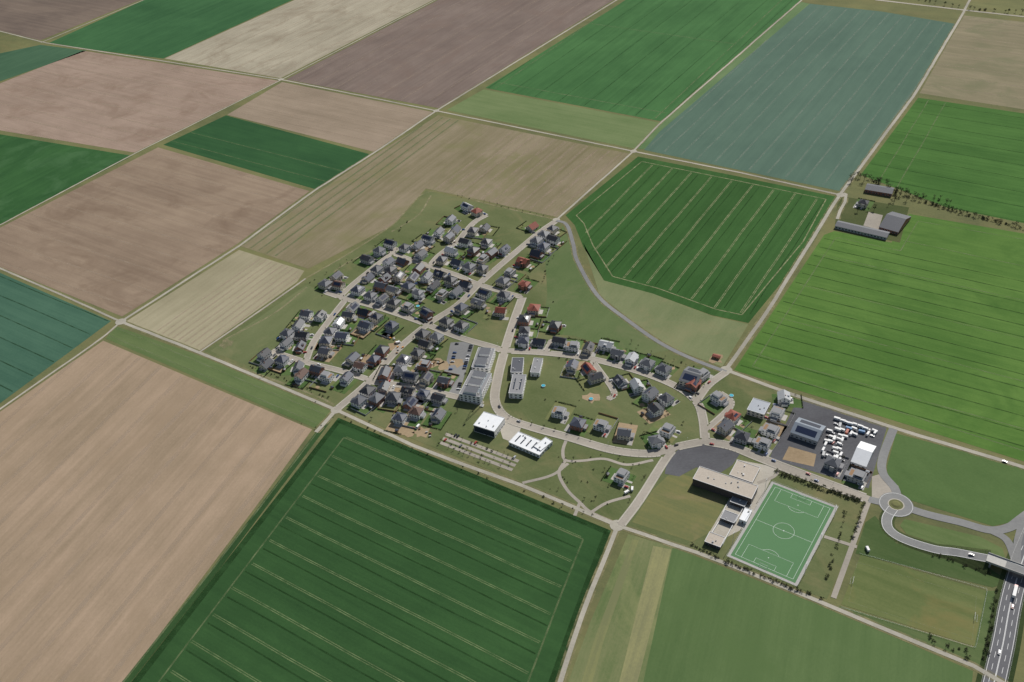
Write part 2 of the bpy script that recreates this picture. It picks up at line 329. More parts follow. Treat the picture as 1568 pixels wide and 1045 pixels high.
streets=[([(745,330),(725,342),(700,370),(672,392),(655,412)],6),
 ([(850,340),(828,355),(800,378),(760,412),(733,436),(700,468),(655,497),(610,535),(565,585),(515,628)],6.5),
 ([(595,386),(640,402),(700,422),(733,436),(800,456)],5.5),
 ([(610,380),(590,396),(545,432),(520,455)],5.5),
 ([(500,448),(530,458),(575,470),(640,492),(700,516),(755,532),(775,540)],6.5),
 ([(530,458),(505,490),(480,525),(468,555)],5.5),
 ([(415,538),(468,555),(520,568),(565,582)],5.5),
 ([(565,585),(625,592),(690,606),(740,618)],5.5),
 ([(800,456),(786,495),(772,540),(762,580),(758,615),(775,640),(815,655),(870,670),(940,690),(1000,695),(1040,684),(1080,676)],7.5),
 ([(1080,676),(1076,640),(1066,615),(1035,592),(980,570),(905,550),(835,541),(775,538)],6.5),
 ([(1080,676),(1120,684),(1155,698),(1195,714),(1250,735),(1330,765)],8.5),
 ([(1035,684),(1018,705),(980,765),(950,805)],6),
 ([(1066,615),(1085,590),(1112,570)],6),
 ([(835,541),(845,520)],4),([(905,550),(940,600),(930,612)],4),
 ([(1080,660),(1120,620),(1100,600)],4)]
stq=[(smooth(GP(p),5),wd) for p,wd in streets]
sm=MB()
for i,(q,wd) in enumerate(stq): strip(sm,q,wd,0.24+0.004*i,streetm)
sm.obj("village_street"); allroads+=stq
def dseg(p,a,b):
    d=b-a; t=max(0,min(1,(p-a).dot(d)/max(1e-9,d.length_squared))); c=a+d*t; return (p-c).length,c,d
def near(p,roads,skip=None):
    best=(1e9,None,None,0)
    for j,(q,wd) in enumerate(roads):
        if j==skip: continue
        for i in range(len(q)-1):
            x=dseg(p,q[i],q[i+1])
            if x[0]<best[0]: best=x+(wd,)
    return best
pv=MB()
for j,(q,wd) in enumerate(stq):
    r=resample(q,4)
    for sd in(-1,1):
        for i in range(len(r)-1):
            d=(r[i+1]-r[i])
            if d.length<0.5: continue
            d.normalize(); nn=Vector((-d.y,d.x))*sd; mid=(r[i]+r[i+1])/2+nn*(wd/2+.8)
            ok=True
            for k,(q2,w2) in enumerate(stq):
                if k==j: continue
                if near(mid,[(q2,w2)])[0]<w2/2+1.6: ok=False;break
            if ok: pv.box(mid.x,mid.y,0.1,0.40,(r[i+1]-r[i]).length,1.5,paveL,math.atan2(d.y,d.x))
pv.obj("pavement")
pp=MB()
for i,p in enumerate([[(868,672),(862,690),(866,705),(890,706),(925,703),(960,712),(1000,705)],[(866,705),(856,725),(868,750),(888,770),(905,785),(945,803)],[(800,740),(845,728),(870,710)],[(888,770),(880,790)],[(905,785),(930,770),(965,760)],[(1160,740),(1185,730),(1195,716)]]):
    strip(pp,smooth(GP(p)),3.2,0.15+0.004*i,streetm)
strip(pp,resample(GP([(1330,768),(1300,850),(1273,925)]),20),4.5,0.235,streetm)
strip(pp,GP([(1262,822),(1312,838)]),3.5,0.245,streetm)
pp.obj("footpath")
yd=MB()
yd.poly(GP([(1022,702),(1040,688),(1080,680),(1135,692),(1122,712),(1104,724),(1066,716),(1040,730),(1018,726)]),0.14,asphD)
yd.poly(GP([(1222,610),(1358,655),(1330,748),(1178,702)]),0.14,asphD)
yd.poly(GP([(1208,684),(1250,696),(1246,715),(1198,704)]),0.18,soilm)
for t in range(3):
    a0,a1,b0,b1=Vector((684,662)),Vector((796,704)),Vector((672,682)),Vector((782,724))
    f0,f1=t/3+.04,t/3+.24; L0,L1=a0.lerp(b0,f0),a1.lerp(b1,f0); M1,M0=a1.lerp(b1,f1),a0.lerp(b0,f1)
    yd.poly(GP([L0,L1,M1,M0]),0.15+.01*t,streetm)
yd.poly(GP([(690,525),(728,522),(700,612),(672,606)]),0.14,asph)
yd.poly(GP([(1128,704),(1190,716),(1160,775),(1148,805),(1095,832),(1080,826),(1118,762)]),0.13,paveL)
yd.poly(GP([(760,640),(800,648),(790,680),(770,672)]),0.15,paveL)
yd.poly(GP([(1335,730),(1352,725),(1376,745),(1362,765),(1335,765)]),0.145,streetm)
yd.poly(GP([(1284,300),(1392,318),(1378,372),(1278,350)]),0.09,field("farmyard_grass",(62,80,36),(92,98,54),0,streak=.1))
yd.poly(GP([(1330,325),(1352,330),(1345,352),(1322,346)]),0.15,streetm)
yd.obj("paved_yard")
bs=MB()
for p in [(605,530),(645,662),(668,556),(905,610),(890,560),(680,560),(560,552),(1096,549),(345,527),(595,515),(625,660),(540,470),(700,555),(480,530),(610,600)]:
    c=G(*p); n=12; bs.poly([c+Vector((math.cos(t*2*math.pi/n),math.sin(t*2*math.pi/n)))*U(5,11) for t in range(n)],0.155,soilm if p[0]!=345 else worn("mound_soil",(150,142,112),.5,.4,.1))
bs.obj("bare_soil")
# roundabout & slip roads
rb=MB(); rc=G(1372,773)
disc(rb,rc,15,0.30,asph); disc(rb,rc,7.2,0.34,paveL)
dm=MB(); disc(dm,rc,6.2,0.37,grassA); dm.cyl((rc.x,rc.y,0.3),(rc.x,rc.y,1.1),4.5,2.5,grassA,16); dm.obj("roundabout_island")
disc(rb,rc,14.2,0.32,paint,40,13.95)
BH=6.0
strip(rb,smooth(GP([(1330,765),(1352,770),(1372,773)])),8,0.27,asph)
strip(rb,smooth(GP([(1368,657),(1352,700),(1352,725),(1370,748),(1374,765)])),8,0.262,asph)
strip(rb,smooth(GP([(1380,775),(1420,788),(1470,800),(1515,812),(1545,808),(1568,792),(1640,740)])),8.5,0.278,asph)
strip(rb,smooth(GP([(1515,812),(1540,826),(1552,850),(1560,885)])),7,0.285,asph)
strip(rb,GP([(1568,790),(1558,830),(1556,885)]),6,0.292,asph)
rb.obj("roundabout_road")
rp=[G(1368,778),G(1358,795),G(1362,812),G(1385,827),G(1430,842)]
rp+= [G(1465,846,2.0),G(1500,853,4.0),G(1520,857,5.6),G(1545,866,BH),G(1575,877,BH),G(1610,890,5.0),G(1680,915,0.5)]
rz=[0.3,0.3,0.35,0.5,0.9,2.0,4.0,5.6,BH,BH,5.0,.5]
q3=smooth([Vector((p.x,p.y,z)) for p,z in zip(rp,rz)],5)
q2=[Vector((v.x,v.y)) for v in q3]; qz=[max(0.31,v.z) for v in q3]
rr=MB(); strip(rr,q2,9,qz,asph); strip(rr,q2,0.3,[z+.03 for z in qz],paint,4.1); strip(rr,q2,0.3,[z+.03 for z in qz],paint,-4.1)
rr.obj("bridge_road")
em=MB(); bc=G(1549,867,BH)
gdark=field("embankment_grass",(46,64,30),(72,86,44),0,streak=.1,contrast=2.4)
for i in range(len(q2)-1):
    mid=(q2[i]+q2[i+1])/2
    if (mid-bc).length<17: continue
    for sd in(-1,1):
        d=(q2[i+1]-q2[i]).normalized(); nn=Vector((-d.y,d.x))*sd
        a,b=q2[i]+nn*4.4,q2[i+1]+nn*4.4; a2,b2=q2[i]+nn*(6+qz[i]*1.8),q2[i+1]+nn*(6+qz[i+1]*1.8)
        a,b,a2,b2=[(v.x,v.y,zz) for v,zz in((a,qz[i]-.02),(b,qz[i+1]-.02),(a2,.05),(b2,.05))]
        em.face([a,b,b2,a2] if sd<0 else [a2,b2,b,a],gdark)
em.obj("embankment")
hw=[(1500,1150),(1519,1060),(1536,985),(1545,935),(1556,890),(1575,835),(1620,740),(1700,600)]
hq=resample(smooth(GP(hw)),10); hm=MB(); strip(hm,hq,24,0.085,gdark); strip(hm,hq,15.5,0.12,asphH)
for o in(-6.9,6.9,-.25,.25): strip(hm,hq,0.28,0.15,paint,o)
hd=resample(smooth(GP(hw)),6)
for i in range(0,len(hd)-1,2):
    for o in (-3.6,3.6): strip(hm,[hd[i],hd[i+1]],0.28,0.16,paint,o)
hm.obj("highway")
conc=plain("concrete",(0.42,0.41,0.38),0.85,0.3,0.2,0.6)
galv=plain("galvanised_steel",(0.45,0.46,0.47),.5,.5,.1)
gr=MB()
for s in(-1,1):
    gp=[]
    for i in range(len(hq)-1):
        d=(hq[i+1]-hq[i]).normalized(); gp.append(hq[i]+Vector((-d.y,d.x))*s*8.3)
    for i in range(len(gp)-1):
        m_=(gp[i]+gp[i+1])/2; d=gp[i+1]-gp[i]; gr.box(m_.x,m_.y,.55,.85,d.length,.08,galv,math.atan2(d.y,d.x)); gr.box(gp[i].x,gp[i].y,0,.6,.12,.12,galv)
gr.obj("guard_rail")
br=MB(); da=ang((1520,857),(1575,877))
br.box(bc.x,bc.y,BH-1.1,BH-0.03,38,10.4,conc,da)
for s in(-1,1):
    n2=Vector((-math.sin(da),math.cos(da)))*s*5.05; br.box(bc.x+n2.x,bc.y+n2.y,BH-.02,BH+1.0,38,0.35,conc,da)
    t2=Vector((math.cos(da),math.sin(da)))*s*16; br.box(bc.x+t2.x,bc.y+t2.y,0,BH-1.1,3,10.2,conc,da)
br.obj("road_bridge")
# ------------------------------------------------------------------ building materials
white=plain("white_render",(0.78,0.77,0.75),0.85,0.2,0.06,0.4)
cream=plain("cream_render",(0.62,0.56,0.46),0.85,0.2,0.05,0.4)
greyw=plain("grey_render",(0.40,0.40,0.40),0.85,0.2,0.06,0.4)
brick=plain("brick_wall",(0.28,0.13,0.09),0.9,0.2,0.25,2.0)
darkc=plain("dark_clinker",(0.09,0.075,0.07),0.85,0.2,0.2,2.0)
def roofm(name,c,r=0.55,sp=0.35): return plain(name,c,r,sp,0.3,0.9)
roofs_d=[roofm("anthracite_tiles",(0.045,0.049,0.060)),roofm("slate_tiles",(0.068,0.073,0.088)),roofm("grey_tiles",(0.105,0.11,0.122)),roofm("black_tiles",(0.028,0.030,0.036),0.5),roofm("bluegrey_tiles",(0.055,0.063,0.088)),roofm("charcoal_tiles",(0.038,0.040,0.048))]
roof_l=roofm("light_roof_tiles",(0.36,0.37,0.38),.6,.4)
roof_r=roofm("red_tiles",(0.22,0.062,0.04),0.7); roof_b=roofm("brown_tiles",(0.11,0.065,0.05),0.7)
flatm=plain("flat_roof_gravel",(0.24,0.24,0.245),0.9,0.2,0.2,1.0); flatw=plain("white_roof_membrane",(0.70,0.71,0.72),0.6,0.3,0.10,0.3); flatb=plain("beige_roof",(0.42,0.37,0.31),0.9,0.2,0.18,0.6)
flatg=plain("grey_metal_roof",(0.17,0.20,0.24),0.4,0.5,0.12,0.3)
glass=plain("window_glass",(0.035,0.045,0.06),0.12,0.6,0.1); frame=plain("window_frame",(0.58,0.58,0.58),0.6,0.3,0.02)
pvm=plain("solar_panel",(0.015,0.022,0.05),0.2,0.6,0.2,1.5); woodm=plain("wood",(0.26,0.16,0.09),0.8,0.2,0.25,2.0); doorm=plain("door",(0.10,0.07,0.05),0.6,0.3,0.1)
def windows(b,w_,d_,z0,st,dense=3.0,hh=1.35,wl=1.2,wf=frame,sh=3.0):
    for (L,nx,ny,off) in((w_,0,-1,d_/2),(w_,0,1,d_/2),(d_,1,0,w_/2),(d_,-1,0,w_/2)):
        n=max(1,int(L/dense))
        for s in range(st):
            for k in range(n):
                t=(k+.5)/n*L-L/2; zc=z0+1.5+s*sh
                if s==0 and k==n//2 and (nx,ny)==(0,-1):
                    b.box(t,-off-.03,0.1,2.2,1.1,.1,doorm); continue
                ww=wl*(1.5 if (ny==1 and s==0) else 1)
                x,y=(t,ny*off) if ny else (nx*off,t)
                sx,sy=(ww,.08) if ny else (.08,ww)
                fx,fy=(ww+.25,.04) if ny else (.04,ww+.25)
                b.box(x,y,zc-hh/2-.12,zc+hh/2+.12,fx,fy,wf); b.box(x,y,zc-hh/2,zc+hh/2,sx,sy,glass)
def roof_gable(b,w_,d_,h,p,m,wall,ov=.5):
    rh=d_/2*math.tan(p)
    for s in(-1,1):
        x=s*w_/2; f=[(x,-d_/2,h),(x,d_/2,h),(x,0,h+rh)]; b.face(f if s>0 else f[::-1],wall)
        e=d_/2+ov; ez=h-ov*math.tan(p)
        b.slab([(-w_/2-ov,s*e,ez+.2),(w_/2+ov,s*e,ez+.2),(w_/2+ov,0,h+rh+.2),(-w_/2-ov,0,h+rh+.2)],.2,m)
    return rh
def roof_hip(b,w_,d_,h,p,m,ov=.5):
    W,D=w_/2+ov,d_/2+ov; rh=D*math.tan(p); r=max(0.3,W-D)
    b.box(0,0,h-.12,h+.1,W*2,D*2,m); z=h+.1
    A=[(-W,-D,z),(W,-D,z),(W,D,z),(-W,D,z)]; r0,r1=(-r,0,z+rh),(r,0,z+rh)
    b.face([A[0],A[1],r1,r0],m); b.face([A[2],A[3],r0,r1],m); b.face([A[1],A[2],r1],m); b.face([A[3],A[0],r0],m); return rh
def panels(b,w_,d_,h,p,s,zoff,ov=0,hip=False):
    L=w_*(.45 if hip else .75); y0,y1=s*d_*.40,s*d_*.12
    if hip: y0=s*d_*.38; y1=s*d_*.2
    def z(y): return h+(d_/2+ov-abs(y))*math.tan(p)+zoff
    b.slab([(-L/2,y0,z(y0)),(L/2,y0,z(y0)),(L/2,y1,z(y1)),(-L/2,y1,z(y1))],.06,pvm)
def house(kind,rm,wm,w_,d_,st,garage=True):
    b=MB(); h=2.9*st+.3
    b.box(0,0,-.2,h,w_,d_,wm); windows(b,w_,d_,.3,st,sh=2.9)
    if kind=='g':
        p=math.radians(U(35,42)) if st<2 else math.radians(U(26,35))
        rh=roof_gable(b,w_,d_,h,p,rm,wm)
        for s in(-1,1): b.box(s*w_/2,0,h+.5,h+1.7,.08,1.3,glass)
        if R()<.35: panels(b,w_,d_,h,p,random.choice((-1,1)),.30)
        elif R()<.4:
            s=random.choice((-1,1)); y=s*d_*.28; b.box(0,y,h+.2,h+rh*.72,3.2,d_*.3,wm,0,rm); b.box(0,y+s*d_*.15,h+.5,h+rh*.6,2.2,.1,glass)
        if R()<.45:
            b.box(w_*.15,-d_/2-.8,-.2,h+.1,3.6,1.8,wm,0,rm); b.box(w_*.15,-d_/2-1.72,1,h-.6,2.2,.06,glass)
        b.box(w_*.22,d_*.08,h+rh*.6,h+rh+.9,.6,.6,brick)
    elif kind=='h':
        p=math.radians(U(24,32)); rh=roof_hip(b,w_,d_,h,p,rm)
        if R()<.35: panels(b,w_,d_,h,p,random.choice((-1,1)),.2,.5,True)
        b.box(w_*.15,d_*.05,h+rh*.5,h+rh+.9,.6,.6,darkc)
        if R()<.4: b.box(w_*.1,-d_/2-.9,-.2,h-.3,3.8,2.0,wm,0,rm)
    else:
        b.box(0,0,h,h+.25,w_+.3,d_+.3,greyw,0,flatm); b.box(w_*.12,0,h+.25,h+2.7,w_*.6,d_*.7,wm,0,flatm); b.box(w_*.12,-d_*.35-.02,h+.7,h+2.2,w_*.4,.1,glass)
        b.box(-w_*.35,0,h+.25,h+.3,w_*.2,d_*.7,woodm)
    if garage:
        s=random.choice((-1,1)); gx=s*(w_/2+1.75); gy=U(-1,2)
        b.box(gx,gy,-.2,2.7,3.4,6.4,wm,0,flatm); b.box(gx,gy,2.7,2.85,3.6,6.6,greyw,0,flatm); b.box(gx,gy-3.22,.1,2.2,2.6,.08,greyw)
    return b,h
HS="""715,318,g,w 737,329,h,r 690,338 697,352 739,350 672,357 655,367 640,375 685,384,g,w 712,372 815,347,g,r 846,352,h 843,366 830,378 801,402,g,r 822,388 812,366
605,376 586,384 562,398 576,411 600,405 622,393 618,380 641,394 650,410 672,420 668,398 700,402 722,410 742,414,h 757,388 772,386 740,398 781,418 770,432 803,437,h,r 742,450 712,436 690,430 664,437 678,452,f 697,447
500,437 515,425 527,440,g,b 548,445 562,425 592,424 567,456,h 582,462 600,466 624,471,f 600,500,h 577,487 552,478 522,494,g,w 532,484 490,485 474,483 457,500 440,512 463,515 441,527 420,538 430,551 413,549 457,562 472,571,g,b 484,564 498,540 502,521 512,508 500,577,f
656,483 681,496 707,500 666,517,h 650,530 632,547,h 620,556 602,570,h 591,579 647,580 626,577 546,555 540,571 556,561,g,y 577,562
550,615 582,600 602,607 622,604 642,610 636,625,h,b 615,640,h 671,635
767,478,g,r 818,474,h,r 792,490,h 803,508 808,524,h 846,524 872,530 893,536 928,530,g,w 946,543 965,552,g,w 990,560,h 1013,570 1083,580,f,w 1073,600,g,r 884,562 903,562,g,r 920,576 942,586 975,592,g,w 996,605 1020,612 1004,628
856,632,f,w 885,650,h 920,652,f 956,665 1022,660,f,w 1004,676
1105,636,h,r 1112,650 1108,605,f 1190,633,f,w 1136,670,h 1180,660,f,w 1168,680,f,w 1200,610,g,w 952,730,f,w 1275,710,h 1312,730,f 1322,312,h
520,515 560,500 640,450 625,440 600,445 585,440 640,510 585,590 560,595 655,600 850,500 830,525 630,425 610,425
700,470 732,465 655,425 725,385 745,372 540,478 465,530 595,545 680,585 665,600 650,560 775,450 690,365 715,352 830,362 590,412"""
hs=[]
for tk in HS.split():
    t=tk.split(','); hs.append([G(float(t[0]),float(t[1]),3.5),t[2] if len(t)>2 else None,t[3] if len(t)>3 else None])
for it in range(30):
    for i in range(len(hs)):
        x=near(hs[i][0],allroads)
        lim=x[3]/2+9.0
        if x[0]<lim:
            n=(hs[i][0]-x[1]); n=n.normalized() if n.length>.01 else Vector((1,0)); hs[i][0]=hs[i][0]+n*(lim-x[0])*.6
        for j in range(i):
            d=hs[i][0]-hs[j][0]; L=d.length
            if L<18.0:
                d=d.normalized()*(18.0-L)*.3 if L>.01 else Vector((1,0)); hs[i][0]=hs[i][0]+d; hs[j][0]=hs[j][0]-d
lawns=[field("lawn_a",(66,98,40),(90,118,56),0,streak=.1,contrast=2.2,c3=(104,114,66)),field("lawn_b",(58,92,36),(78,110,48),0,streak=.1,contrast=2.2),field("lawn_c",(98,110,62),(122,124,82),0,streak=.1,contrast=2.2),soilm,
 field("lawn_d",(72,104,42),(94,124,58),0,streak=.1,contrast=2.2,c3=(140,124,92))]
terr=plain("terrace_slabs",(0.40,0.38,0.35),0.85,0.2,0.15,1.0); drive=plain("driveway_paving",(0.33,0.315,0.29),0.85,0.2,0.18,0.8)
leafD=plain("leaf_dark",(0.034,0.052,0.020),0.8,0.2,0.3,1.0); leafL=plain("leaf_light",(0.085,0.105,0.040),0.8,0.2,0.3,1.0); leafB=plain("twig_brown",(0.095,0.08,0.055),0.9,0.1,0.3,1.0); bark=plain("bark",(0.09,0.07,0.05),0.95,0.1,0.3,2.0)
gd=MB(); hed=MB(); fen=MB()
def leaves(b,c,r,n,s,ms):
    for _ in range(n):
        v=Vector((random.gauss(0,1),random.gauss(0,1),random.gauss(0,1))); v.normalize(); v*=r*(R()**.4); p=c+Vector((v.x,v.y,v.z*.8))
        a=Vector((U(-1,1),U(-1,1),U(-1,1))).normalized(); t=a.orthogonal().normalized(); u=a.cross(t); q=s*U(.6,1.3)
        b.face([p-t*q,p+u*q*.7,p+t*q,p-u*q*.7],random.choice(ms))
def hedge(a,b_,h=1.5):
    L=(b_-a).length; n=max(2,int(L/1.1))
    for i in range(n+1):
        if R()<.06: continue
        p=a.lerp(b_,i/n); r=U(.4,.7); hed.cyl((p.x,p.y,0.05),(p.x+U(-.2,.2),p.y+U(-.2,.2),h*U(.6,.95)),r,r*.55,leafD,5)
        leaves(hed,Vector((p.x,p.y,h*.6)),.8,7,.33,[leafD,leafL,leafL])
carspots=[]; shedspots=[]; treespots=[]
for i,(p,kind,rc_) in enumerate(hs):
    x=near(p,stq); d=x[2]; a=math.atan2(d.y,d.x); to=x[1]-p
    if x[0]>60: a=A_L3; to=Vector((0,-20))
    f=Vector((math.sin(a),-math.cos(a)))
    if f.dot(to)<0: a+=math.pi; f=-f
    a0=a; k=kind or random.choice('hhggggh'+('f' if R()<.3 else 'g'))
    w_=U(12,15); dd=U(9.8,12)
    if k=='h': w_=U(11.3,13.5); dd=w_*U(.85,.98)
    rm={'r':roof_r,'b':roof_b,'w':flatg,'y':roof_b}.get(rc_,random.choice(roofs_d))
    if rc_=='w' and k=='g': rm=roof_l
    wm=random.choice([white,white,white,white,cream,cream,greyw,brick]) if rc_!='w' else white
    if rc_=='r': wm=random.choice([brick,cream,white])
    b,h=house(k,rm,wm,w_,dd,2 if k!='g' else random.choice((1,2,2)))
    nm={'g':"gabled_house",'h':"hipped_roof_house",'f':"flat_roof_house"}[k]
    if wm is brick: nm="brick_house"
    ha=a0+(math.pi/2 if (k=='g' and R()<.4) else 0)+U(-.06,.06)
    b.obj(nm,(p.x,p.y,0.15),ha)
    u=Vector((math.cos(a),math.sin(a)))
    def Lc(x_,y_): return p+u*x_-f*y_
    pw,pd0,pd1=U(9.5,11.5),-min(x[0],11),U(15,20)
    z=0.115+0.005*(i%9)
    low=p.x<G(700,560).x and p.y<G(600,500).y
    gd.poly([Lc(-pw,pd0),Lc(pw,pd0),Lc(pw,pd1),Lc(-pw,pd1)],z,random.choices(lawns,[5,4,2.5,3.0 if low else 1.4,4])[0])
    sdx=random.choice((-1,1)); fy=-x[0] if x[0]<14 else -11
    gd.poly([Lc(sdx*5.0,fy),Lc(sdx*(pw-.3),fy),Lc(sdx*(pw-.3),0),Lc(sdx*5,0)],z+.046,drive)
    if R()<.5: gd.poly([Lc(-sdx*1.2,fy),Lc(sdx*1.2,fy),Lc(sdx*1.2,0),Lc(-sdx*1.2,0)],z+.046,terr)
    gd.poly([Lc(-5,dd/2-1),Lc(4,dd/2-1),Lc(4,dd/2+4),Lc(-5,dd/2+4)],z+.046,terr)
    if R()<.3: c=Lc(U(-5,5),pd1-4); gd.poly([c+Vector((math.cos(t*.7),math.sin(t*.7)))*U(2,3.5) for t in range(9)],z+.052,soilm)
    if R()<.45: hedge(Lc(-pw,pd0+3),Lc(-pw,pd1))
    if R()<.45: hedge(Lc(-pw,pd1),Lc(pw,pd1))
    elif R()<.7:
        for s0,s1 in(((-pw,pd1),(pw,pd1)),((pw,pd0+8),(pw,pd1))):
            A,B=Lc(*s0),Lc(*s1); m_=(A+B)/2; fen.box(m_.x,m_.y,.1,1.7,(B-A).length,.12,random.choice((woodm,greyw,greyw)),math.atan2((B-A).y,(B-A).x))
    if R()<.45: treespots.append((Lc(U(-pw+1,pw-1),U(dd/2+5,pd1-1)),U(.4,.8)))
    if R()<.35: treespots.append((Lc(-sdx*U(4,8),-U(7.5,9.5)),U(.3,.55)))
    if R()<.75: carspots.append((Lc(sdx*7.8,-8.5 if x[0]>12 else -7.5),a+math.pi/2))
    if R()<.4: shedspots.append((Lc(U(-1,1)*(pw-3),pd1-2.5),a))
gd.obj("garden_lawn"); hed.obj("garden_hedge"); fen.obj("garden_fence")
for c,a in shedspots:
    b=MB(); b.box(0,0,0,2.1,3,2.4,woodm); roof_gable(b,3,2.4,2.1,math.radians(25),random.choice(roofs_d+[roof_l]),woodm,.25); b.box(0,-1.22,.1,1.9,.9,.05,doorm); b.obj("garden_shed",(c.x,c.y,.15),a)
c=G(1097,546,2); b=MB(); b.box(0,0,0,2.6,8,4.5,woodm); roof_gable(b,8,4.5,2.6,math.radians(22),roof_r,woodm,.4); b.box(0,-2.27,.1,2.0,1.2,.06,doorm); b.obj("shelter_hut",(c.x,c.y,.15),A_L3)
pools=plain("pool_water",(0.05,0.35,0.45),0.1,0.5,.1)
for c in((832,592),(905,612),(640,470),(1120,607)):
    g=G(*c); b=MB(); b.cyl((0,0,0),(0,0,1.1),2.3,2.3,frame,16); b.cyl((0,0,1.1),(0,0,1.13),2.1,2.1,pools,16); b.obj("swimming_pool",(g.x,g.y,.2))
# building material stacks on the construction plots
orange=plain("orange_sheeting",(.55,.24,.05),.8,.2,.2)
for c in((606,528),(612,538),(600,520),(560,556),(642,660),(652,664),(668,556),(690,372),(735,395)):
    for _ in range(3):
        g=G(*c)+Vector((U(-6,6),U(-6,6))); b=MB(); mt=random.choice((woodm,orange,conc,brick,white))
        for k in range(3): b.box(0,0,.12+k*.45,.5+k*.45,U(1.8,2.6),U(1,1.4),mt,U(-.1,.1)); 
        b.box(0,0,0,.12,2.4,1.2,woodm); b.obj("building_material_pallet",(g.x,g.y,.16),U(0,3))
# ------------------------------------------------------------------ large buildings (roof corners: A,B long side, C next to A)
def big(name,A,B,C,h,kind='flat',rm=None,wm=white,st=2,pv=False,lights=0,dense=4,fac=None,setback=0):
    a,b_,c=G(A[0],A[1],h),G(B[0],B[1],h),G(C[0],C[1],h)
    u=(b_-a).normalized(); L=(b_-a).length; n=Vector((-u.y,u.x)); W=(c-a).dot(n)
    ctr=a+u*L/2+n*W/2; W=abs(W); an=math.atan2(u.y,u.x); m=MB()
    if kind=='flat':
        m.box(0,0,-.2,h-.5,L,W,wm,0,wm); m.box(0,0,h-.5,h-.3,L+.1,W+.1,rm,0,rm)
        for (x,y,sx,sy) in((0,-W/2,L+.5,.4),(0,W/2,L+.5,.4),(-L/2,0,.4,W-.4),(L/2,0,.4,W-.4)): m.box(x,y,h-.5,h,sx,sy,frame)
        for _ in range(int(L*W/150)+1): m.box(U(-.4,.4)*L,U(-.35,.35)*W,h-.3,h+U(.2,.9),U(.6,1.6),U(.6,1.6),random.choice((greyw,frame,conc)))
        if setback:
            for j in range(setback):
                y=(j+.5)/setback*W-W/2
                m.box(0,y,h-.3,h+2.4,L*.62,W/setback*.72,wm,0,roofs_d[2]); m.box(-L*.31-.03,y,h+.4,h+2.0,.08,W/setback*.5,glass); m.box(L*.31+.03,y,h+.4,h+2.0,.08,W/setback*.5,glass)
    else:
        e=h-(W/2*math.tan(math.radians(18)))*.5; m.box(0,0,-.2,e,L,W,wm)
        if kind=='gable': roof_gable(m,L,W,e,math.radians(18),rm,wm,.4)
        else: roof_hip(m,L,W,e,math.radians(22),rm)
        if pv: panels(m,L,W,e,math.radians(18),-1,.32); panels(m,L,W,e,math.radians(18),1,.32)
        h=e
    for j in range(lights): m.box((j+.5)/lights*L*.9-L*.45,0,h-.3,h+.15,L/lights*.16,W*.55,glass)
    s=max(1,int((h-.6)/3.0))
    windows(m,L,W,.2,min(s,st),dense=dense,wl=dense*.55,sh=3.0,hh=1.6)
    if fac: m.box(0,-W/2-.06,.6,h-1.2,L*.97,.12,fac)
    m.obj(name,(ctr.x,ctr.y,.12),an); return ctr
big("church_centre",(725,651),(757,661),(736,629),9,'flat',flatw,white,1,fac=glass)
big("kindergarten",(779,677),(826,697),(787,658),4.5,'flat',flatw,white,1,lights=5)
big("kindergarten",(828,690),(846,676),(817,684),5.2,'flat',flatw,white,1)
big("apartment_building",(722,562),(748,564),(730,532),10,'flat',flatm,white,3,setback=2)
big("apartment_building",(703,603),(735,608),(712,566),10,'flat',flatm,white,3,setback=3)
big("office_building",(779,602),(800,603),(781,573),7.5,'flat',flatm,white,2,lights=2)
big("terraced_building",(782,570),(800,570),(783,548),7,'flat',roofs_d[1],white,2)
big("terraced_building",(812,570),(826,571),(815,548),6,'flat',flatm,white,2)
big("sports_hall",(1061,733),(1151,764),(1074,715),9,'flat',flatb,darkc,2,fac=darkc)
big("gymnasium_annex",(1117,727),(1152,739),(1128,704),5,'flat',flatb,cream,1)
big("clubhouse",(1118,768),(1140,776),(1125,757),4,'flat',flatm,darkc,1)
big("clubhouse",(1103,793),(1124,801),(1110,781),4,'flat',flatm,darkc,1)
big("clubhouse",(1079,829),(1103,838),(1088,815),4,'flat',flatb,darkc,1)
big("storage_building",(1132,795),(1143,799),(1143,778),4,'flat',flatw,white,1)
wl=MB()
for A,B in(((1100,802),(1090,818)),((1122,806),(1106,836)),((1112,776),(1106,788)),((1138,780),(1126,802))):
    a,b_=GP((A,B)); m_=(a+b_)/2; d=b_-a; wl.box(m_.x,m_.y,0,2.6,d.length,.4,white,math.atan2(d.y,d.x))
wl.obj("courtyard_wall")
big("warehouse",(1211,660),(1252,674),(1222,637),7.5,'gable',flatg,greyw,1,pv=True)
big("warehouse",(1304,704),(1327,712),(1315,672),7,'gable',flatw,white,1)
big("office_building",(1040,580),(1066,588),(1050,558),9,'gable',roofs_d[2],cream,2,pv=True)
big("office_building",(1144,627),(1170,635),(1152,609),7,'flat',flatg,cream,2)
big("barn",(1347,344),(1376,352),(1357,318),8,'gable',roofs_d[1],brick,1)
big("cattle_shed",(1279,345),(1358,363),(1284,337),5,'gable',roofs_d[2],greyw,1)
big("farmhouse",(1325,289),(1366,296),(1329,280),6,'gable',roofs_d[1],brick,1)
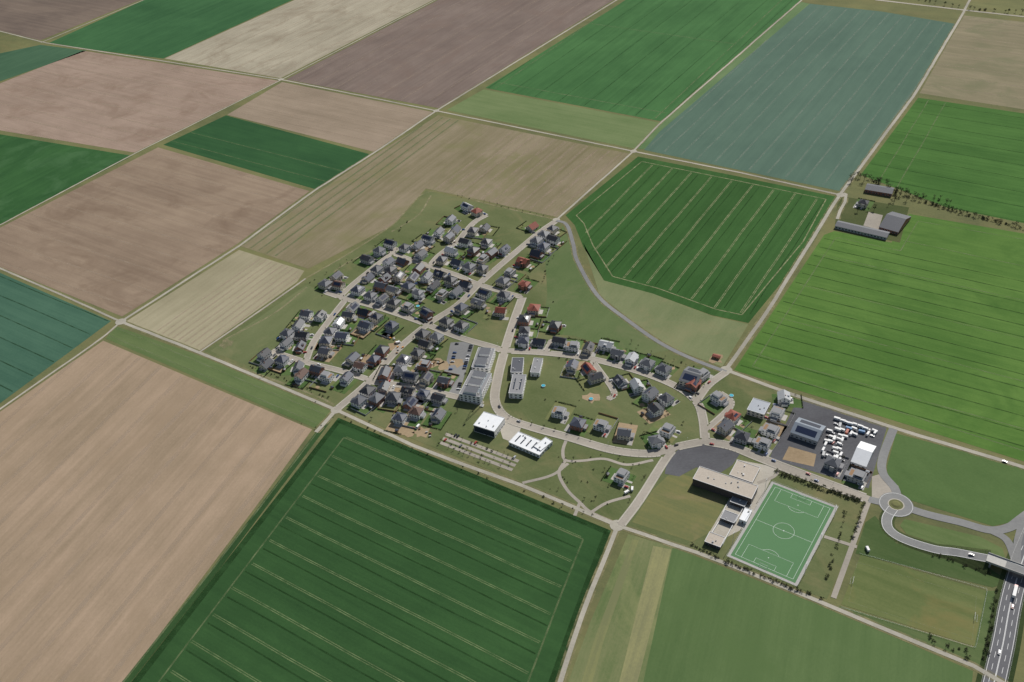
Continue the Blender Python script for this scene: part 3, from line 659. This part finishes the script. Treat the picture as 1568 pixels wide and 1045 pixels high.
# ------------------------------------------------------------------ football pitch
turf=field("artificial_turf",(78,126,78),(88,138,88),0,streak=.1,contrast=.9,fine=.2); turfb=plain("pitch_border_paving",(0.34,0.33,0.31))
C=GP([(1183,743),(1279,776),(1219,890),(1117,854)])
ctr=sum(C,Vector((0,0)))/4; uy=((C[3]-C[0])+(C[2]-C[1])); ly=uy.length/2; uy.normalize(); ux=Vector((-uy.y,uy.x))
if ux.dot(C[1]-C[0])<0: ux=-ux
lx=((C[1]-C[0]).dot(ux)+(C[2]-C[3]).dot(ux))/2
def pitch(ctr,ux,uy,lx,ly,name,mt,z,lw,pm,marg=3.0,surf=True):
    b=MB(); q=lambda x,y:ctr+ux*x+uy*y
    if surf:
        b.poly([q(-lx/2-2.5,-ly/2-2.5),q(lx/2+2.5,-ly/2-2.5),q(lx/2+2.5,ly/2+2.5),q(-lx/2-2.5,ly/2+2.5)],z,turfb); b.poly([q(-lx/2,-ly/2),q(lx/2,-ly/2),q(lx/2,ly/2),q(-lx/2,ly/2)],z+.03,mt)
    X,Y=lx/2-marg,ly/2-marg; z2=z+.06
    def ln(*p,c=0): strip(b,[q(*v) for v in p],lw,z2+.005*c,pm)
    ln((-X,-Y),(X,-Y)); ln((-X,Y),(X,Y)); ln((-X,-Y),(-X,Y),c=1); ln((X,-Y),(X,Y),c=1)
    if surf:
        ln((-X,0),(X,0)); n=36; ln(*[(9.15*math.cos(2*math.pi*k/n),9.15*math.sin(2*math.pi*k/n)) for k in range(n+1)],c=2); disc(b,q(0,0),.6,z2+.02,pm,10)
        for s in(-1,1):
            for hw_,dp_ in((20.1,16.5),(9.1,5.5)):
                ln((-hw_,s*Y),(-hw_,s*(Y-dp_)),(hw_,s*(Y-dp_)),(hw_,s*Y),c=3)
            disc(b,q(0,s*(Y-11)),.5,z2+.02,pm,8)
            ln(*[(9.15*math.sin(t),s*(Y-11-9.15*math.cos(t))) for t in [(-53+k*10.6)*math.pi/180 for k in range(11)]],c=2)
    b.obj(name)
    for s in(-1,1):
        g=MB()
        g.cyl((-3.66,0,0),(-3.66,0,2.44),.1,.1,paint); g.cyl((3.66,0,0),(3.66,0,2.44),.1,.1,paint); g.cyl((-3.66,0,2.44),(3.66,0,2.44),.1,.1,paint)
        for xx in(-3.66,3.66): g.cyl((xx,0,2.44),(xx,2,0),.05,.05,paint)
        g.cyl((-3.66,2,.05),(3.66,2,.05),.05,.05,paint)
        for k in range(9): xx=-3.66+k*.915; g.cyl((xx,0,2.44),(xx,2,0),.02,.02,paint,3)
        e=q(0,s*Y); dd_=uy*s; g.obj("football_goal",(e.x,e.y,z+.08),math.atan2(dd_.y,dd_.x)-math.pi/2)
pitch(ctr,ux,uy,lx,ly,"football_pitch",turf,0.19,0.24,plain("pitch_line_paint",(.55,.6,.55)))
for x_,y_ in((-1,-.75),(-1,0),(-1,.75),(1,-.75),(1,0),(1,.75)):
    e=ctr+ux*x_*(lx/2+3.5)+uy*y_*ly/2; b=MB(); b.cyl((0,0,0),(0,0,15),.18,.1,galv,8); b.box(0,0,15,15.15,2.6,.3,galv)
    for s in(-.9,0,.9): b.box(s,.2,15.15,15.7,.6,.35,frame)
    b.obj("floodlight_mast",(e.x,e.y,.1),math.atan2(ux.y,ux.x)+math.pi/2*x_)
def fence(pts,h,name,m=galv,step=3.0):
    b=MB(); r=resample(pts,step)
    for p in r: b.cyl((p.x,p.y,0),(p.x,p.y,h),.04,.04,m,4)
    for i in range(len(r)-1):
        for z in(h,h*.5): b.cyl((r[i].x,r[i].y,z),(r[i+1].x,r[i+1].y,z),.03,.03,m,4)
    b.obj(name)
q=lambda x,y:ctr+ux*x+uy*y
ex,ey=lx/2+2.8,ly/2+2.8
fence([q(-ex,-ey),q(ex,-ey),q(ex,ey),q(-ex,ey),q(-ex,-ey)],1.6,"pitch_fence")
C2=GP([(1312,862),(1502,915),(1486,980),(1296,920)]); c2=sum(C2,Vector((0,0)))/4
uy2=((C2[1]-C2[0])+(C2[2]-C2[3])); l2=uy2.length/2; uy2.normalize(); ux2=Vector((-uy2.y,uy2.x)); w2=abs((C2[3]-C2[0]).dot(ux2))
pitch(c2,ux2,uy2,max(w2,46),l2,"grass_pitch_markings",turf,0.12,0.2,worn("faded_line_paint",(150,160,126),.5,.3,.3,amax=.7),1.0,False)
fence(GP([(1316,848),(1512,903),(1494,993),(1286,930)]),1.1,"pitch_railing",step=4)
# ------------------------------------------------------------------ vehicles
tyre=plain("tyre",(0.02,0.02,0.02))
def carmesh(nm,c):
    pm=plain(nm,c,.3,.6,.02); b=MB()
    def lay(z0,l0,w0,x0,z1,l1,w1,x1,m,mt=None):
        q=[(x0-l0/2,-w0/2,z0),(x0+l0/2,-w0/2,z0),(x0+l0/2,w0/2,z0),(x0-l0/2,w0/2,z0)]; t=[(x1-l1/2,-w1/2,z1),(x1+l1/2,-w1/2,z1),(x1+l1/2,w1/2,z1),(x1-l1/2,w1/2,z1)]
        for k in range(4): b.face([q[k],q[(k+1)%4],t[(k+1)%4],t[k]],m)
        b.face(t,mt or m); b.face(q[::-1],m)
    lay(.3,4.3,1.75,0,.62,4.4,1.85,0,pm); lay(.62,4.4,1.85,0,.95,4.15,1.72,0,pm); lay(.95,2.9,1.66,-.25,1.42,1.9,1.4,-.35,glass,pm)
    lay(1.42,1.9,1.4,-.35,1.46,1.8,1.3,-.35,pm)
    for x in(-1.35,1.35):
        for y in(-.88,.88): b.cyl((x,y-.1,.32),(x,y+.1,.32),.32,.32,tyre,10)
    for y in(-.6,.6): b.box(2.18,y,.6,.78,.08,.35,frame); b.box(-2.18,y,.6,.78,.08,.3,roof_r)
    return b.mesh("car_"+nm)
cars=[carmesh("paint_white",(.75,.75,.74)),carmesh("paint_silver",(.45,.46,.47)),carmesh("paint_black",(.02,.02,.022)),carmesh("paint_red",(.35,.03,.02)),carmesh("paint_blue",(.03,.08,.22)),carmesh("paint_grey",(.14,.145,.15)),carmesh("paint_pearl",(.7,.7,.7)),carmesh("paint_anthracite",(.05,.05,.055))]
def car(p,a,nm="parked_car",z=.26): put(nm,random.choice(cars),(p.x,p.y,z),a)
for p,a in carspots: car(p,a)
for rows in(((688,664),(790,702)),((680,674),(785,714))):
    a,b_=GP(rows); n=int((b_-a).length/3.0)
    for k in range(n):
        if R()<.12: car(a.lerp(b_,(k+.5)/n),math.atan2((b_-a).y,(b_-a).x)+math.pi/2)
for rows in(((722,528),(700,604)),((700,526),(682,600))):
    a,b_=GP(rows); n=int((b_-a).length/3.2)
    for k in range(n):
        if R()<.5: car(a.lerp(b_,(k+.5)/n),math.atan2((b_-a).y,(b_-a).x)+math.pi/2,z=.16)
for q_,wd in stq:
    for p in resample(q_,34)[1:]:
        if R()<.35:
            x=near(p,[(q_,wd)]); d=x[2].normalized(); car(p+Vector((-d.y,d.x))*(wd/2-1.3),math.atan2(d.y,d.x),z=.3)
for px in((1538,708),(1090,681),(1250,737)):
    p=G(*px); x=near(p,allroads); car(p,math.atan2(x[2].y,x[2].x),"car",.3)
p=G(1487,852,3.4); x=near(p,[(q2,9)]); car(x[1],math.atan2(x[2].y,x[2].x),"car",3.4)
for px in((1530,1000),(1550,930)): p=G(*px); x=near(p,[(hq,15)]); car(p,math.atan2(x[2].y,x[2].x),"car",.18)
def van():
    b=MB(); pm=white; b.box(-.5,0,.4,2.5,4.6,2.0,pm); b.box(2.3,0,.4,1.3,1.2,1.9,pm,taper=.92); b.box(2.0,0,1.3,2.1,.9,1.8,glass,taper=.8)
    for x in(-1.8,2.0):
        for y in(-.95,.95): b.cyl((x,y-.12,.36),(x,y+.12,.36),.36,.36,tyre,10)
    return b.mesh("van")
def caravan():
    b=MB(); b.box(0,0,.5,1.5,5.8,2.25,white); b.box(0,0,1.5,2.6,5.8,2.25,white,taper=.9); b.box(0,-1.1,1.4,2.0,3.6,.14,glass); b.box(0,1.1,1.4,2.0,3.6,.14,glass); b.cyl((2.9,0,.6),(4.2,0,.5),.06,.06,galv)
    for y in(-1.0,1.0): b.cyl((0,y-.1,.35),(0,y+.1,.35),.35,.35,tyre,10)
    return b.mesh("caravan")
def container(c):
    b=MB(); m=plain("container_paint",c,.6,.3,.1); b.box(0,0,.1,2.6,6,2.4,m)
    for k in range(12):
        for y in(-1.22,1.22): b.box(-2.75+k*.5,y,.3,2.4,.2,.05,m)
    for y in(-.6,.6): b.box(3.02,y,.3,2.4,1.0,.05,galv)
    return b.mesh("container")
vm,cm=van(),caravan(); cms=[container(c) for c in((.7,.7,.68),(.1,.2,.35),(.35,.1,.06),(.4,.4,.4))]
yq=lambda s,t:G(*( (Vector((1272,636))*(1-s)+Vector((1345,660))*s)*(1-t)+(Vector((1256,700))*(1-s)+Vector((1300,712))*s)*t ))
for i in range(10):
    for j in range(9):
        if R()<.25: continue
        p=yq((i+.5)/10,(j+.5)/9)+Vector((U(-1,1),U(-1,1)))
        if (p-G(1322,690)).length<21: continue
        r=R(); a=A_L3+random.choice((0,math.pi/2))+U(-.15,.15)
        if r<.45: put("caravan",cm,(p.x,p.y,.16),a)
        elif r<.65: put("delivery_van",vm,(p.x,p.y,.16),a)
        elif r<.8: put("shipping_container",random.choice(cms),(p.x,p.y,.14),a)
        else: car(p,a,z=.16)
for px in((1198,604),(1210,612),(1328,842),(968,750),(960,755),(610,526),(640,655),(1340,664),(1318,742)):
    p=G(*px); put("delivery_van",vm,(p.x,p.y,.24),U(0,6))
b=MB(); tc=plain("lorry_red",(.45,.03,.02),.4,.5); b.box(-1.5,0,1.1,3.9,10.5,2.5,white); b.box(5.2,0,.6,3.2,2.1,2.4,tc); b.box(6.27,0,1.8,2.8,.06,2.1,glass); b.box(0,0,.7,1.1,12,2.2,tyre)
for x in(-5.5,-4.3,-3.1,4.8):
    for y in(-1.1,1.1): b.cyl((x,y-.15,.5),(x,y+.15,.5),.5,.5,tyre,10)
p=G(1553,908); x=near(p,[(hq,15)]); b.obj("lorry",(p.x,p.y,.2),math.atan2(x[2].y,x[2].x))
# tower crane beside the apartment block
cy=plain("crane_paint",(.25,.35,.42),.5,.4); b=MB()
for s in((-.7,-.7),(.7,-.7),(.7,.7),(-.7,.7)): b.cyl((s[0],s[1],0),(s[0],s[1],24),.12,.12,cy,4)
for k in range(12):
    z=k*2
    for A,B in(((-.7,-.7),(.7,-.7)),((.7,-.7),(.7,.7)),((.7,.7),(-.7,.7)),((-.7,.7),(-.7,-.7))): b.cyl((A[0],A[1],z),(B[0],B[1],z+2),.06,.06,cy,4)
for y,z in((-.5,24.2),(.5,24.2),(0,25.3)): b.cyl((-8,y,z),(24,y,z),.1,.1,cy,4)
for k in range(16): b.cyl((-8+k*2,-.5,24.2),(-7+k*2,0,25.3),.05,.05,cy,4); b.cyl((-8+k*2,.5,24.2),(-7+k*2,0,25.3),.05,.05,cy,4)
b.box(-7,0,22.4,24.1,2,1.6,conc); b.box(0,0,0,.8,4,4,conc); b.cyl((0,0,25.2),(0,0,28.5),.15,.05,cy,4); b.cyl((0,0,28.4),(18,0,25.3),.04,.04,cy,3); b.cyl((0,0,28.4),(-7,0,25.3),.04,.04,cy,3)
p=G(738,622); b.obj("tower_crane",(p.x,p.y,.15),math.radians(70))
# ------------------------------------------------------------------ trees
def tree(n,s,ms,hh=7.0,cr_=2.6):
    b=MB(); b.cyl((0,0,-.2),(0,0,hh*.4),.22,.15,bark); top=Vector((0,0,hh*.4)); b.cyl(top,(0.2,0,hh*.8),.14,.04,bark,5)
    for k in range(9):
        a=k*2.4; r=cr_*U(.35,.85); e=Vector((math.cos(a)*r,math.sin(a)*r,hh*U(.5,.95))); b.cyl(top+Vector((0,0,U(-.5,1))),e,.09,.02,bark,4)
        leaves(b,e,cr_*U(.3,.5),n//9,s,ms)
    return b.mesh("tree")
T=[tree(330,.30,[leafD,leafL]),tree(330,.28,[leafL,leafL,leafD]),tree(200,.22,[leafB,leafB,leafL]),tree(260,.26,[leafB,leafD])]
SHR=[]
for _ in range(3):
    b=MB()
    for k in range(5):
        e=Vector((U(-1.3,1.3),U(-1.3,1.3),U(.5,1.6))); b.cyl((0,0,-.1),e,.07,.02,bark,4); leaves(b,e,.95,38,.25,[leafD,leafB,leafL])
    SHR.append(b.mesh("shrub"))
def tr_(p,s,k=None): put("deciduous_tree",T[k if k is not None else random.randrange(4)],(p.x,p.y,.08),U(0,6),(s*U(.9,1.1),s*U(.9,1.1),s*U(.85,1.2)))
def sh_(p,s): put("shrub",random.choice(SHR),(p.x,p.y,.06),U(0,6),s*U(.7,1.3))
for p,s in treespots: tr_(p,s)
def line(pts,step,s,jit=1.5,shr=0.0,k=None,prob=.85):
    for p in resample(GP(pts),step):
        if R()>prob: continue
        p=p+Vector((U(-jit,jit),U(-jit,jit)))
        if R()<shr: sh_(p,s*1.6)
        else: tr_(p,s*U(.7,1.2),k)
line([(1312,272),(1330,278),(1378,296),(1395,302)],4,1.4,5,.1,3); line([(1300,280),(1318,268)],5,1.3,4,0,2)
line([(1390,302),(1430,314),(1470,327),(1568,350)],2.4,.75,2.2,.5,3,.95); line([(1395,300),(1460,312)],4,.9,5,.3,2); line([(1310,325),(1340,322)],8,.9,3,.3)
line([(1375,295),(1390,312)],6,1.2,4,.1,3); line([(1372,300),(1362,316)],6,1.0,3,.1,2)
line([(1190,722),(1250,745),(1322,768)],2.6,.6,1.2,.8,prob=.95); line([(1195,728),(1318,770)],2.6,.6,1.0,.9,prob=.95)
line([(1296,786),(1262,895)],4,.55,1.5,.7); line([(1322,775),(1305,830)],6,.7,1,.3)
line([(1060,835),(1110,860),(1210,900),(1262,918)],2.4,.5,1.0,.85,prob=.95); line([(1525,905),(1508,1010)],3.5,.6,1.5,.7); line([(1420,975),(1490,1005)],3.5,.6,3,.6)
line([(1430,850),(1520,880)],4,.5,2,.8); line([(685,665),(790,703)],6,.5,1,.1); line([(676,676),(785,713)],6,.5,1,.2); line([(672,682),(785,722)],6,.5,1,.2); line([(530,640),(640,692),(790,748),(920,795)],10,.42,2,.6,prob=.7)
line([(470,435),(560,388),(640,330)],7,.45,4,.6,prob=.6); line([(385,560),(500,610)],5,.4,2,.8,prob=.8)
line([(700,300),(850,335)],11,.4,2,.6); line([(1380,-5),(1478,14)],12,1.0,4,.2); line([(1485,14),(1568,22)],10,1,4,.2)
line([(780,640),(860,662),(940,685)],13,.45,.6,0); line([(1000,540),(1090,575)],7,.4,2,.6); line([(860,355),(830,440)],9,.5,3,.3)
for _ in range(80):
    s,t=R(),R(); x=840+s*150; y=690+t*85+s*10
    p=G(x,y)
    if near(p,allroads)[0]>7 and R()<.6: (tr_ if R()<.4 else sh_)(p,.45)
for _ in range(170):
    p=G(U(420,1060),U(340,660))
    x=near(p,stq)
    if x[0]<45 and x[0]>7 and min((p-h_[0]).length for h_ in hs)>9: (tr_ if R()<.45 else sh_)(p,U(.4,.7))
b=MB(); b.cyl((0,0,0),(0,0,5),.08,.05,galv); b.cyl((0,0,5),(0,-.9,5.1),.04,.04,galv); b.box(0,-.9,5.05,5.15,.2,.5,frame); LM=b.mesh("street_lamp")
for q_,wd in stq:
    for p in resample(q_,42)[1:]:
        x=near(p,[(q_,wd)]); d=x[2].normalized(); n=Vector((-d.y,d.x)); e=p+n*(wd/2+1.2)
        if near(e,stq)[0]<wd/2: continue
        put("street_lamp",LM,(e.x,e.y,.2),math.atan2(d.y,d.x))
print("objects",len(bpy.data.objects), "pitch",lx,ly)
